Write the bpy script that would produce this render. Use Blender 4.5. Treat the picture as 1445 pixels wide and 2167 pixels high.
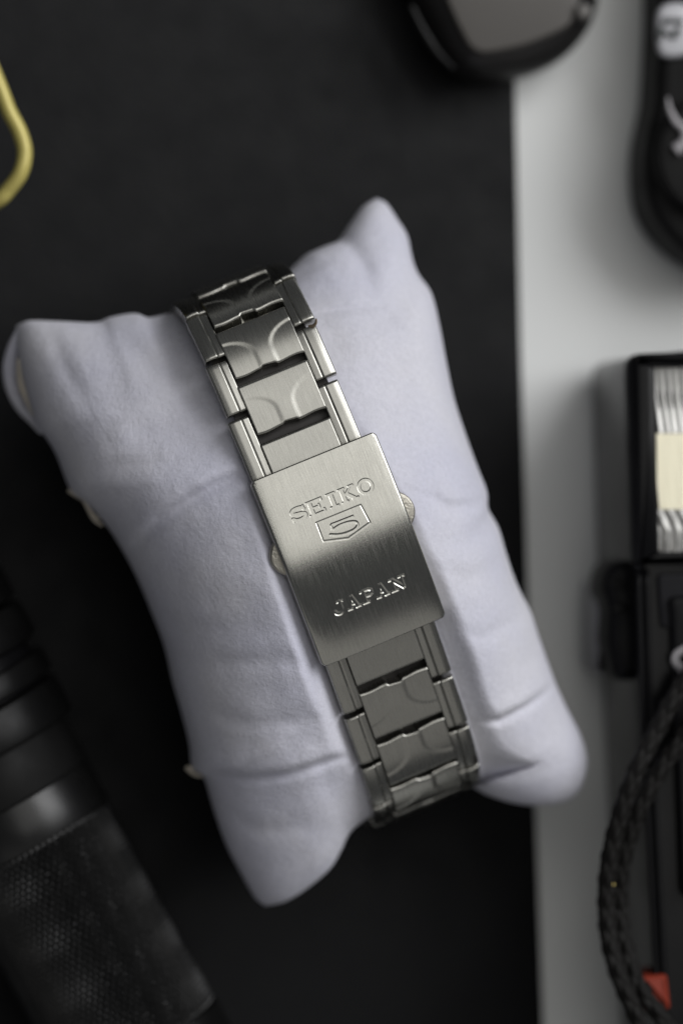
import bpy, math, random
import numpy as np
from mathutils import Vector, Matrix, noise as mnoise
random.seed(7); np.random.seed(7)
for o in list(bpy.data.objects): bpy.data.objects.remove(o, do_unlink=True)
scene = bpy.context.scene
MM = 0.001                      # everything below is written in millimetres

# ------------------------------------------------------------------ camera
TH = math.radians(7.5); DIST = 550.0; ZF = 52.0; PXMM = 15.6; FPX = PXMM*DIST
fwd = Vector((math.sin(TH), 0, -math.cos(TH))); rgt = Vector((math.cos(TH), 0, math.sin(TH))); upv = Vector((0, 1, 0))
CAM = Vector((0, 0, ZF)) - fwd*DIST
cd = bpy.data.cameras.new('camera'); cam = bpy.data.objects.new('camera', cd); scene.collection.objects.link(cam)
cam.location = CAM*MM; cam.rotation_euler = (0, -TH, 0)
cd.sensor_fit = 'VERTICAL'; cd.sensor_height = 36; cd.lens = 36*FPX/2167
cd.clip_start = 0.01; cd.clip_end = 20
cd.dof.use_dof = True; cd.dof.focus_distance = (DIST+0.5)*MM; cd.dof.aperture_fstop = cd.lens/21.5
scene.camera = cam
# ------------------------------------------------------------------ world and lamps
w = bpy.data.worlds.new('World'); scene.world = w; w.use_nodes = True
bg = w.node_tree.nodes['Background']; bg.inputs[0].default_value = (0.93, 0.96, 1.0, 1); bg.inputs[1].default_value = 0.085
def area(name, loc, target, sx, sy, energy, col, turn=None):
    l = bpy.data.lights.new(name, 'AREA'); l.shape = 'RECTANGLE'; l.size = sx; l.size_y = sy; l.energy = energy; l.color = col
    o = bpy.data.objects.new(name, l); scene.collection.objects.link(o); o.location = loc
    o.rotation_euler = (Vector(target)-Vector(loc)).to_track_quat('-Z', 'Y').to_euler()
    if turn is not None: o.rotation_euler = (0, 0, turn)
    return o
area('overhead_softbox', (0.39, 0.373, 1.05), (0.39, 0.3731, 0), 1.3, 0.92, 4.5, (1.0, 0.985, 0.95), math.radians(22))
area('far_wall_bounce', (0.1, -1.05, 0.95), (0, 0, 0.03), 1.6, 0.9, 1.25, (1.0, 0.97, 0.93))
area('window_light', (0.85, 0.60, 0.95), (0, 0, 0.03), 1.0, 1.0, 15.0, (0.98, 0.985, 1.0))
scene.view_settings.view_transform = 'Standard'; scene.view_settings.look = 'None'
scene.view_settings.exposure = 0; scene.view_settings.gamma = 1
scene.render.resolution_x = 682; scene.render.resolution_y = 1024

# ------------------------------------------------------------------ helpers
def P(px, py, z):
    """place on the table scene seen at photo pixel (px, py), at height z mm"""
    d = fwd + rgt*((px-722.5)/FPX) + upv*((1083.5-py)/FPX)
    t = (z-CAM.z)/d.z
    return CAM + d*t
def PP(pts, z): return [P(x, y, z) for x, y in pts]

def new_obj(name, verts, faces, mat, parent=None, smooth=True, uvs=None, M=None, kind=None, auto=None):
    """verts in mm; parent = thing Empty (translation only) or a part; M = local frame in mm"""
    me = bpy.data.meshes.new(name)
    v = np.asarray([tuple(p) for p in verts] if not isinstance(verts, np.ndarray) else verts, dtype=float)
    org = Vector((0, 0, 0))
    if M is None:
        c = v.mean(axis=0); M = Matrix.Translation(Vector(c)); v = v-c
    me.from_pydata((v*MM).tolist(), [], faces if isinstance(faces, list) else faces.tolist())
    if uvs is not None:
        ul = me.uv_layers.new(name='UVMap')
        li = np.zeros(len(me.loops), dtype=np.int32); me.loops.foreach_get('vertex_index', li)
        ul.data.foreach_set('uv', np.asarray(uvs, dtype=np.float32)[li].ravel())
    if smooth: me.polygons.foreach_set('use_smooth', [True]*len(me.polygons))
    me.materials.append(mat); me.update()
    if auto is not None: me.set_sharp_from_angle(angle=math.radians(auto))
    o = bpy.data.objects.new(name, me); scene.collection.objects.link(o)
    W = M.copy(); W.translation = M.translation*MM
    o['_w'] = [list(r) for r in W]
    if parent is not None:
        o.parent = parent
        pw = Matrix([list(r) for r in parent['_w']])
        o.matrix_basis = pw.inverted() @ W
    else: o.matrix_basis = W
    if kind: o['kind'] = kind
    return o
def thing(name, label, cat, loc, group=None):
    o = bpy.data.objects.new(name, None); scene.collection.objects.link(o)
    o.location = Vector(loc)*MM; o.empty_display_size = 0.005
    o['_w'] = [list(r) for r in Matrix.Translation(Vector(loc)*MM)]
    o['label'] = label; o['category'] = cat
    if group: o['group'] = group
    return o
def tag(o, label, cat): o['label'] = label; o['category'] = cat; return o

def catmull(pts, n=8, closed=False):
    pts = [Vector(p) for p in pts]; out = []; N = len(pts)
    rng = range(N) if closed else range(N-1)
    for i in rng:
        if closed: a, b, c, d = pts[i-1], pts[i], pts[(i+1) % N], pts[(i+2) % N]
        else: a, b, c, d = pts[max(i-1, 0)], pts[i], pts[i+1], pts[min(i+2, N-1)]
        for k in range(n):
            t = k/n
            out.append(0.5*((2*b)+(c-a)*t+(2*a-5*b+4*c-d)*t*t+(3*b-a-3*c+d)*t**3))
    if not closed: out.append(pts[-1])
    return out
def resample(pts, n):
    A = np.array([tuple(p) for p in pts]); L = np.r_[0, np.cumsum(np.linalg.norm(np.diff(A, axis=0), axis=1))]
    t = np.linspace(0, L[-1], n); return np.stack([np.interp(t, L, A[:, k]) for k in range(A.shape[1])], 1)
def tube(pts, r, seg=12, hfun=None, flat=1.0):
    A = np.array([tuple(p) for p in pts]); n = len(A)
    T = np.gradient(A, axis=0); T /= np.linalg.norm(T, axis=1)[:, None]
    up = np.array([0, 0, 1.0]); N = np.cross(T, up); N /= (np.linalg.norm(N, axis=1)[:, None]+1e-9); B = np.cross(T, N)
    L = np.r_[0, np.cumsum(np.linalg.norm(np.diff(A, axis=0), axis=1))]
    th = np.linspace(0, 2*math.pi, seg, endpoint=False)
    R = np.full((n, seg), float(r)) if np.isscalar(r) else np.repeat(np.asarray(r, float)[:, None], seg, 1)
    if hfun is not None: R = R + hfun(th[None, :], L[:, None])
    V = A[:, None, :] + R[..., None]*(np.cos(th)[None, :, None]*N[:, None, :] + flat*np.sin(th)[None, :, None]*B[:, None, :])
    idx = np.arange(n*seg).reshape(n, seg); q = []
    a = idx[:-1, :]; b = idx[1:, :]
    F = np.stack([a, np.roll(a, -1, 1), np.roll(b, -1, 1), b], -1).reshape(-1, 4).tolist()
    F.append(list(reversed(idx[0].tolist()))) if False else F.append(idx[0].tolist()[::-1]); F.append(idx[-1].tolist())
    return V.reshape(-1, 3), F
def slab(outline, z0, z1, bev=1.0, steps=4, closed_smooth=0, zfun=None):
    """solid from a closed outline (x,y in mm, counter-clockwise or not) with a rounded top and bottom edge"""
    pts = [Vector((p[0], p[1], 0)) for p in outline]
    if closed_smooth: pts = catmull(pts, closed_smooth, True)
    A = np.array([(p.x, p.y) for p in pts])
    area2 = np.sum(A[:, 0]*np.roll(A[:, 1], -1)-np.roll(A[:, 0], -1)*A[:, 1])
    if area2 < 0: A = A[::-1]
    T = np.roll(A, -1, 0)-np.roll(A, 1, 0); T /= np.linalg.norm(T, axis=1)[:, None]; Nn = np.stack([T[:, 1], -T[:, 0]], 1)
    n = len(A); rings = []
    for k in range(steps+1):
        a = k/steps*math.pi/2; rings.append((A-Nn*bev*(1-math.sin(a)), z0+bev*(1-math.cos(a))))
    for k in range(steps+1):
        a = k/steps*math.pi/2; rings.append((A-Nn*bev*(1-math.cos(a)), z1-bev*(1-math.sin(a))))
    V = []; F = []
    for R, z in rings:
        for p in R: V.append((p[0], p[1], z))
    m = len(rings)
    for k in range(m-1):
        for i in range(n):
            j = (i+1) % n; F.append([k*n+i, k*n+j, (k+1)*n+j, (k+1)*n+i])
    F.append(list(range(n))[::-1]); F.append([(m-1)*n+i for i in range(n)])
    return np.array(V), F
def rrect(x0, y0, x1, y1, r, n=6):
    out = []
    for cx, cy, a0 in ((x1-r, y1-r, 0), (x0+r, y1-r, 90), (x0+r, y0+r, 180), (x1-r, y0+r, 270)):
        for k in range(n+1):
            a = math.radians(a0+90*k/n); out.append((cx+r*math.cos(a), cy+r*math.sin(a)))
    return out
def round_poly(pts, r, n=6):
    out = []; N = len(pts)
    for i in range(N):
        p = Vector(pts[i]); a = (Vector(pts[i-1])-p); b = (Vector(pts[(i+1) % N])-p)
        rr = min(r[i] if isinstance(r, (list, tuple)) else r, a.length*0.49, b.length*0.49)
        A_, B_ = p+a.normalized()*rr, p+b.normalized()*rr
        for k in range(n+1):
            t = k/n; out.append(A_*(1-t)**2+p*2*t*(1-t)+B_*t*t)
    return out

# ------------------------------------------------------------------ materials
class NT:
    def __init__(s, name):
        s.m = bpy.data.materials.new(name); s.m.use_nodes = True; s.t = s.m.node_tree; s.b = s.t.nodes['Principled BSDF']
    def n(s, t, **k):
        x = s.t.nodes.new(t)
        for a, b in k.items():
            if a in x.inputs.keys() if isinstance(a, str) and a[0].isupper() else False: x.inputs[a].default_value = b
            else: setattr(x, a, b)
        return x
    def l(s, a, b): s.t.links.new(a, b)
def setp(b, **k):
    for a, v in k.items():
        nm = a.replace('_', ' ')
        if nm in b.inputs: b.inputs[nm].default_value = v
def plain(name, col, rough, metal=0.0, spec=0.5, coat=0.0, nscale=900, nbump=0.0, nrough=0.0, ncol=0.0):
    k = NT(name); b = k.b
    b.inputs['Base Color'].default_value = (*col, 1); b.inputs['Roughness'].default_value = rough
    b.inputs['Metallic'].default_value = metal; b.inputs['Specular IOR Level'].default_value = spec; b.inputs['Coat Weight'].default_value = coat
    tc = k.n('ShaderNodeTexCoord'); nz = k.n('ShaderNodeTexNoise'); nz.inputs['Scale'].default_value = nscale; nz.inputs['Detail'].default_value = 5
    k.l(tc.outputs['Object'], nz.inputs['Vector'])
    if nbump:
        bp = k.n('ShaderNodeBump'); bp.inputs['Strength'].default_value = 1; bp.inputs['Distance'].default_value = nbump*MM
        k.l(nz.outputs['Fac'], bp.inputs['Height']); k.l(bp.outputs['Normal'], b.inputs['Normal'])
    n2 = k.n('ShaderNodeTexNoise'); n2.inputs['Scale'].default_value = nscale*0.11; n2.inputs['Detail'].default_value = 6
    k.l(tc.outputs['Object'], n2.inputs['Vector'])
    mr = k.n('ShaderNodeMapRange'); mr.inputs['From Min'].default_value = 0.3; mr.inputs['From Max'].default_value = 0.7
    mr.inputs['To Min'].default_value = max(0.02, rough-nrough); mr.inputs['To Max'].default_value = rough+nrough
    k.l(n2.outputs['Fac'], mr.inputs['Value']); k.l(mr.outputs['Result'], b.inputs['Roughness'])
    if ncol:
        mx = k.n('ShaderNodeMix'); mx.data_type = 'RGBA'; mx.inputs['A'].default_value = (*[c*(1-ncol) for c in col], 1)
        mx.inputs['B'].default_value = (*[min(1, c*(1+ncol)) for c in col], 1)
        k.l(n2.outputs['Fac'], mx.inputs['Factor']); k.l(mx.outputs['Result'], b.inputs['Base Color'])
    return k.m
def brushed(name, col, r0=0.22, r1=0.36, aniso=0.6, bump=0.004, grain=0.6):
    """steel brushed along its length: UV is (across, along) in mm"""
    k = NT(name); b = k.b
    b.inputs['Metallic'].default_value = 1
    uv = k.n('ShaderNodeUVMap'); uv.uv_map = 'UVMap'
    mp = k.n('ShaderNodeMapping'); mp.inputs['Scale'].default_value = (7.0, 0.28, 1)
    k.l(uv.outputs['UV'], mp.inputs['Vector'])
    nz = k.n('ShaderNodeTexNoise'); nz.inputs['Scale'].default_value = 1.0; nz.inputs['Detail'].default_value = 6; nz.inputs['Roughness'].default_value = 0.7
    k.l(mp.outputs['Vector'], nz.inputs['Vector'])
    g = k.n('ShaderNodeTexNoise'); g.inputs['Scale'].default_value = 4.5; g.inputs['Detail'].default_value = 3
    k.l(uv.outputs['UV'], g.inputs['Vector'])
    ad = k.n('ShaderNodeMath'); ad.operation = 'MULTIPLY_ADD'; ad.inputs[1].default_value = grain
    k.l(g.outputs['Fac'], ad.inputs[0]); k.l(nz.outputs['Fac'], ad.inputs[2])
    bp = k.n('ShaderNodeBump'); bp.inputs['Strength'].default_value = 1; bp.inputs['Distance'].default_value = bump*MM
    k.l(ad.outputs[0], bp.inputs['Height']); k.l(bp.outputs['Normal'], b.inputs['Normal'])
    mr = k.n('ShaderNodeMapRange'); mr.inputs['From Min'].default_value = 0.3; mr.inputs['From Max'].default_value = 0.7
    mr.inputs['To Min'].default_value = r0; mr.inputs['To Max'].default_value = r1
    k.l(nz.outputs['Fac'], mr.inputs['Value']); k.l(mr.outputs['Result'], b.inputs['Roughness'])
    sm = k.n('ShaderNodeTexNoise'); sm.inputs['Scale'].default_value = 0.35; sm.inputs['Detail'].default_value = 4
    k.l(uv.outputs['UV'], sm.inputs['Vector'])
    mx = k.n('ShaderNodeMix'); mx.data_type = 'RGBA'
    mx.inputs['A'].default_value = (*[c*0.93 for c in col], 1); mx.inputs['B'].default_value = (*[min(1, c*1.06) for c in col], 1)
    k.l(sm.outputs['Fac'], mx.inputs['Factor'])
    # fine brushing lines also vary the tone of the metal a little
    ml = k.n('ShaderNodeMapRange'); ml.inputs['From Min'].default_value = 0.35; ml.inputs['From Max'].default_value = 0.65
    ml.inputs['To Min'].default_value = 0.84; ml.inputs['To Max'].default_value = 1.12
    av = k.n('ShaderNodeMath'); av.operation = 'MULTIPLY_ADD'; av.inputs[1].default_value = 0.75
    hf = k.n('ShaderNodeMath'); hf.operation = 'MULTIPLY'; hf.inputs[1].default_value = 0.25; k.l(g.outputs['Fac'], hf.inputs[0])
    k.l(nz.outputs['Fac'], av.inputs[0]); k.l(hf.outputs[0], av.inputs[2]); k.l(av.outputs[0], ml.inputs['Value'])
    m2 = k.n('ShaderNodeVectorMath'); m2.operation = 'SCALE'
    k.l(mx.outputs['Result'], m2.inputs[0]); k.l(ml.outputs['Result'], m2.inputs['Scale']); k.l(m2.outputs['Vector'], b.inputs['Base Color'])
    tg = k.n('ShaderNodeTangent'); tg.direction_type = 'UV_MAP'; tg.uv_map = 'UVMap'
    b.inputs['Anisotropic'].default_value = aniso; b.inputs['Anisotropic Rotation'].default_value = 0.0
    k.l(tg.outputs['Tangent'], b.inputs['Tangent'])
    return k.m
STEEL = (0.435, 0.43, 0.395)
m_clasp = brushed('brushed_steel_clasp', STEEL, 0.12, 0.22, 0.75, 0.0045, 0.45)
m_link = brushed('brushed_steel_link', (0.35, 0.345, 0.318), 0.25, 0.30, 0.4, 0.0022, 1.0)
m_polish = plain('polished_steel', (0.55, 0.54, 0.50), 0.22, 1.0, nscale=2500, nrough=0.06, nbump=0.002)
m_pusher = plain('worn_steel_pusher', (0.42, 0.40, 0.35), 0.42, 1.0, nscale=3500, nbump=0.09, nrough=0.1, ncol=0.25)
m_core = plain('gap_shade_link_core', (0.018, 0.016, 0.015), 0.5, 0.4, nscale=1500, nbump=0.01, nrough=0.1)  # inner bars, near-black to paint the shade in the gaps between links
m_mat = plain('black_textured_card', (0.0036, 0.0038, 0.0044), 0.48, 0, 0.11, nscale=1300, nbump=0.10, nrough=0.08, ncol=0.12)
m_table = plain('white_table_top', (0.74, 0.75, 0.74), 0.45, 0, 0.35, nscale=600, nbump=0.004, nrough=0.08, ncol=0.02)
m_gloss = plain('glossy_black_plastic', (0.004, 0.004, 0.0045), 0.2, 0, 0.14, nscale=900, nrough=0.05)
m_satin = plain('satin_black_plastic', (0.004, 0.004, 0.0045), 0.42, 0, 0.12, nscale=1500, nbump=0.01, nrough=0.08)
m_matte = plain('matte_black_rubber', (0.005, 0.005, 0.005), 0.6, 0, 0.15, nscale=1800, nbump=0.02, nrough=0.1)
m_panel = plain('charcoal_panel', (0.008, 0.008, 0.010), 0.5, 0, 0.15, nscale=1400, nbump=0.01, nrough=0.06)
m_greyface = plain('smoked_grey_face', (0.055, 0.05, 0.045), 0.4, 0.1, 0.5, nscale=500, nrough=0.05)
m_silver = plain('silver_print', (0.25, 0.24, 0.25), 0.5, 0.3, nscale=900, nrough=0.08)
m_badge = plain('pale_grey_badge', (0.36, 0.36, 0.38), 0.4, 0.2, nscale=700, nrough=0.08, ncol=0.1)
m_stud = plain('dull_grey_metal', (0.10, 0.095, 0.09), 0.45, 0.4)
m_shell = plain('grey_black_lacquer', (0.012, 0.0115, 0.0115), 0.4, 0, 0.35, nscale=700, nrough=0.06)
m_ink = plain('dark_ink', (0.03, 0.035, 0.035), 0.5)
m_yellow = plain('yellow_enamel_wire', (0.50, 0.43, 0.13), 0.38, 0.15, nscale=700, nrough=0.08, ncol=0.12)
m_cream = plain('painted_flash_glow', (0.84, 0.79, 0.60), 0.3, 0.1, nscale=500, nrough=0.08, ncol=0.08)  # pale cream stands in for the warm glow reflected in the flash window
m_reflector = plain('flash_reflector_foil', (0.36, 0.355, 0.34), 0.40, 0.8, nscale=700, nrough=0.08)
m_red = plain('orange_red_plastic', (0.20, 0.024, 0.010), 0.55, 0, 0.2, nscale=900, nrough=0.05)
m_anod = plain('black_anodised_metal', (0.004, 0.004, 0.004), 0.36, 0.0, 0.16, nscale=2200, nbump=0.004, nrough=0.06)
m_ringm = plain('black_lacquered_ring', (0.006, 0.006, 0.006), 0.3, 0.0, 0.42, nscale=2200, nbump=0.004, nrough=0.05)
m_grip = plain('black_knurled_metal', (0.004, 0.004, 0.004), 0.32, 0.0, 0.4, nscale=2200, nrough=0.06)
m_cord = plain('black_nylon_cord', (0.006, 0.0055, 0.005), 0.65, 0, 0.2, nscale=5000, nbump=0.05, nrough=0.1, ncol=0.3)
m_thread = plain('beige_thread', (0.55, 0.50, 0.42), 0.8, nscale=3000, nbump=0.03, ncol=0.2)
m_lint = plain('brown_lint', (0.16, 0.12, 0.08), 0.8, nscale=3000)
m_glint = plain('gold_fleck', (0.75, 0.6, 0.2), 0.3, 0.8)

def fabric():
    k = NT('lavender_white_flannel'); b = k.b
    tc = k.n('ShaderNodeTexCoord')
    n1 = k.n('ShaderNodeTexNoise'); n1.inputs['Scale'].default_value = 55; n1.inputs['Detail'].default_value = 6
    n2 = k.n('ShaderNodeTexNoise'); n2.inputs['Scale'].default_value = 1500; n2.inputs['Detail'].default_value = 6; n2.inputs['Roughness'].default_value = 0.7
    n3 = k.n('ShaderNodeTexVoronoi'); n3.inputs['Scale'].default_value = 260
    n4 = k.n('ShaderNodeTexNoise'); n4.inputs['Scale'].default_value = 330; n4.inputs['Detail'].default_value = 4
    for x in (n1, n2, n3, n4): k.l(tc.outputs['Object'], x.inputs['Vector'])
    cr = k.n('ShaderNodeValToRGB'); cr.color_ramp.elements[0].position = 0.36; cr.color_ramp.elements[1].position = 0.66
    cr.color_ramp.elements[0].color = (0.58, 0.58, 0.675, 1); cr.color_ramp.elements[1].color = (0.645, 0.64, 0.70, 1)
    k.l(n1.outputs['Fac'], cr.inputs['Fac'])
    m2 = k.n('ShaderNodeMapRange'); m2.inputs['From Min'].default_value = 0.3; m2.inputs['From Max'].default_value = 0.7; m2.inputs['To Min'].default_value = 0.92; m2.inputs['To Max'].default_value = 1.05
    k.l(n2.outputs['Fac'], m2.inputs['Value'])
    sc = k.n('ShaderNodeVectorMath'); sc.operation = 'SCALE'; k.l(cr.outputs['Color'], sc.inputs[0]); k.l(m2.outputs['Result'], sc.inputs['Scale'])
    # sparse specks of lint caught in the nap
    th = k.n('ShaderNodeMapRange'); th.inputs['From Min'].default_value = 0.05; th.inputs['From Max'].default_value = 0.10; th.inputs['To Min'].default_value = 0.45; th.inputs['To Max'].default_value = 0.0
    k.l(n3.outputs['Distance'], th.inputs['Value'])
    g = k.n('ShaderNodeMath'); g.operation = 'GREATER_THAN'; g.inputs[1].default_value = 0.62; k.l(n4.outputs['Fac'], g.inputs[0])
    mu = k.n('ShaderNodeMath'); mu.operation = 'MULTIPLY'; k.l(th.outputs['Result'], mu.inputs[0]); k.l(g.outputs[0], mu.inputs[1])
    mx = k.n('ShaderNodeMix'); mx.data_type = 'RGBA'; mx.inputs['B'].default_value = (0.16, 0.15, 0.17, 1)
    k.l(mu.outputs[0], mx.inputs['Factor']); k.l(sc.outputs['Vector'], mx.inputs['A']); k.l(mx.outputs['Result'], b.inputs['Base Color'])
    b.inputs['Roughness'].default_value = 0.9; b.inputs['Specular IOR Level'].default_value = 0.15
    b.inputs['Sheen Weight'].default_value = 0.15; b.inputs['Sheen Roughness'].default_value = 0.6
    b.inputs['Subsurface Weight'].default_value = 0.0
    bp = k.n('ShaderNodeBump'); bp.inputs['Distance'].default_value = 0.2*MM; bp.inputs['Strength'].default_value = 0.8
    ad = k.n('ShaderNodeMath'); ad.operation = 'ADD'; k.l(n2.outputs['Fac'], ad.inputs[0]); k.l(n4.outputs['Fac'], ad.inputs[1])
    k.l(ad.outputs[0], bp.inputs['Height']); k.l(bp.outputs['Normal'], b.inputs['Normal'])
    return k.m
m_fabric = fabric()

# ------------------------------------------------------------------ setting: white table, black card on it
def box_pts(x0, y0, x1, y1): return [(x0, y0), (x1, y0), (x1, y1), (x0, y1)]
V, F = slab(box_pts(-450, -450, 450, 450), -25, -1.2, 1.0, 3)
o = new_obj('table_top', V, F, m_table, smooth=False); o['kind'] = 'structure'
e = PP([(1086, -200), (1090, 180), (1101, 700), (1115, 1200), (1131, 1650), (1149, 2167), (1160, 2500)], 0)
e0 = e[0]+(e[0]-e[1]).normalized()*200; e1 = e[-1]+(e[-1]-e[-2]).normalized()*200
card = [(e0.x, e0.y)]+[(p.x, p.y) for p in e]+[(e1.x, e1.y), (-330, e1.y), (-330, e0.y)]
V, F = slab(card, -1.196, 0.0, 0.25, 3)
tag(new_obj('black_card', V, F, m_mat, smooth=True, auto=35), 'large matt black card lying on the white table under the watch pillow', 'card')

# ------------------------------------------------------------------ bracelet curve
O = P(738, 1163, ZF-1.3)
ang = math.radians(22.0)
D = (P(738+100*math.sin(ang), 1163+100*math.cos(ang), ZF)-P(738, 1163, ZF)); D.z = 0; D.normalize()     # down the band
C = Vector((-D.y, D.x, 0))                                                                                # across, to the right
ZV = Vector((0, 0, 1))
KS = [-84, -72, -60, -52, -47, -45, -43, -39, -37, -34, -30, -25, -19, -14, 0, 14, 19, 25, 30, 35, 38, 41, 45, 50, 54, 62, 74, 84]
KP = [-165, -120, -96, -90, -87, -78, -68, -60, -36, -25, -17, -10, -6, -4, 6.5, 17, 21, 21, 25, 36, 48, 60, 73, 82, 88, 96, 130, 165]
ss = np.arange(-84, 84.01, 0.1)
psi = np.interp(ss, KS, KP)
ker = np.ones(21)/21; psi = np.r_[psi[:10], np.convolve(psi, ker, 'valid'), psi[-10:]]
tu = np.cos(np.radians(psi)); tz = -np.sin(np.radians(psi))
cu = np.r_[0, np.cumsum((tu[1:]+tu[:-1])/2*0.1)]; cz = np.r_[0, np.cumsum((tz[1:]+tz[:-1])/2*0.1)]
i0 = np.argmin(abs(ss)); cu -= cu[i0]; cz -= cz[i0]
def ring(s, off=0):
    u = np.interp(s, ss, cu); z = np.interp(s, ss, cz); p = math.radians(float(np.interp(s, ss, psi)))
    T = D*math.cos(p)-ZV*math.sin(p); N = D*math.sin(p)+ZV*math.cos(p)
    return O+D*u+ZV*z+N*off, T, N, math.degrees(p)
def frame(s0, s1, off=0.0):
    """local frame: y runs from the clasp outwards"""
    sm = (s0+s1)/2
    pa, pb = ring(s0)[0], ring(s1)[0]
    pm, T, N, p = ring(sm)
    y = (pb-pa).normalized(); x = C if s1 > s0 else -C
    z = x.cross(y) if False else y.cross(x).normalized()
    if z.z < 0 and abs(sm) < 50: z = -z
    # keep right-handed
    x = y.cross(z).normalized()
    pos = (pm*2+(pa+pb)/2)/3 + z*off
    lat = float(np.interp(sm, [-60, -45, -18, -12, 12, 50], [0.3, 0.1, -0.7, -0.75, -0.4, -0.8])); pos = pos - C*lat*(-1)
    bend = math.radians(min(20, max(3, abs(ring(s1)[3]-ring(s0)[3]))))
    M = Matrix(((x.x, y.x, z.x, pos.x), (x.y, y.y, z.y, pos.y), (x.z, y.z, z.z, pos.z), (0, 0, 0, 1)))
    return M, abs(s1-s0)/bend, x
def hfsolid(xs, ys, H, thick, R, inner=None, yshift=None, mask=None):
    """height field H(X,Y) over a grid, bent to radius R along y, closed below"""
    X, Y = np.meshgrid(xs, ys); Z = H(X, Y)
    Ys = Y if yshift is None else yshift(X, Y)
    Xs = X
    if mask is not None: Xs, Ys = mask(X, Ys)
    def bend(x, y, z): a = y/R; return np.stack([x, (R+z)*np.sin(a), (R+z)*np.cos(a)-R], -1)
    top = bend(Xs, Ys, Z); ny, nx = X.shape
    idx = np.arange(ny*nx).reshape(ny, nx)
    F = np.stack([idx[:-1, :-1], idx[:-1, 1:], idx[1:, 1:], idx[1:, :-1]], -1).reshape(-1, 4).tolist()
    V = [top.reshape(-1, 3)]; UV = [np.stack([X, Y], -1).reshape(-1, 2)]
    loop = np.r_[idx[0, :], idx[1:, -1], idx[-1, -2::-1], idx[-2:0:-1, 0]]
    Xf, Yf = Xs.ravel(), Ys.ravel(); th = thick
    bot = bend(Xf[loop], Yf[loop], np.full(len(loop), -th)); n0 = ny*nx; nl = len(loop)
    V.append(bot); UV.append(np.stack([Xf[loop], Yf[loop]], -1))
    for i in range(nl):
        j = (i+1) % nl; F.append([int(loop[i]), n0+i, n0+j, int(loop[j])])
    # bottom: join left and right side rows
    pos = {int(v): n0+i for i, v in enumerate(loop)}
    for r in range(ny-1):
        F.append([pos[int(idx[r, 0])], pos[int(idx[r+1, 0])], pos[int(idx[r+1, -1])], pos[int(idx[r, -1])]])
    return np.concatenate(V), F, np.concatenate(UV)
def edge_space(a, b, n, r, m=5):
    e = r*(1-np.cos(np.linspace(0, math.pi/2, m+1)))
    return np.r_[a+e, np.linspace(a+r, b-r, n)[1:-1], (b-e)[::-1]]
def roll(d, r): 
    d = np.clip(d, 0, r); return r-np.sqrt(np.maximum(r*r-(r-d)**2, 0))
def sstep(a, b, x): t = np.clip((x-a)/(b-a), 0, 1); return t*t*(3-2*t)

watch_base = ring(0)[0].copy(); watch_base.z = 0
watch = thing('wristwatch', 'steel bracelet wristwatch fastened round a white pillow, folding clasp facing up', 'wristwatch', watch_base)

# ------------------------------------------------------------------ clasp with stamped writing (real relief)
Rc = 27.4/math.radians(20)
CW, CL = 9.22, 13.85
def seg_d(X, Y, a, b):
    ax, ay = a; bx, by = b; dx, dy = bx-ax, by-ay; L = dx*dx+dy*dy+1e-9
    t = np.clip(((X-ax)*dx+(Y-ay)*dy)/L, 0, 1); return np.hypot(X-ax-t*dx, Y-ay-t*dy)
def box_d(X, Y, a, b, h):
    """distance to a square-ended bar from a to b with half width h"""
    ax, ay = a; bx, by = b; L = math.hypot(bx-ax, by-ay)+1e-9; ux, uy = (bx-ax)/L, (by-ay)/L
    mx, my = (ax+bx)/2, (ay+by)/2; p = abs((X-mx)*ux+(Y-my)*uy)-L/2; q = abs(-(X-mx)*uy+(Y-my)*ux)-h
    return np.minimum(np.maximum(p, q), 0)+np.hypot(np.maximum(p, 0), np.maximum(q, 0))
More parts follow.
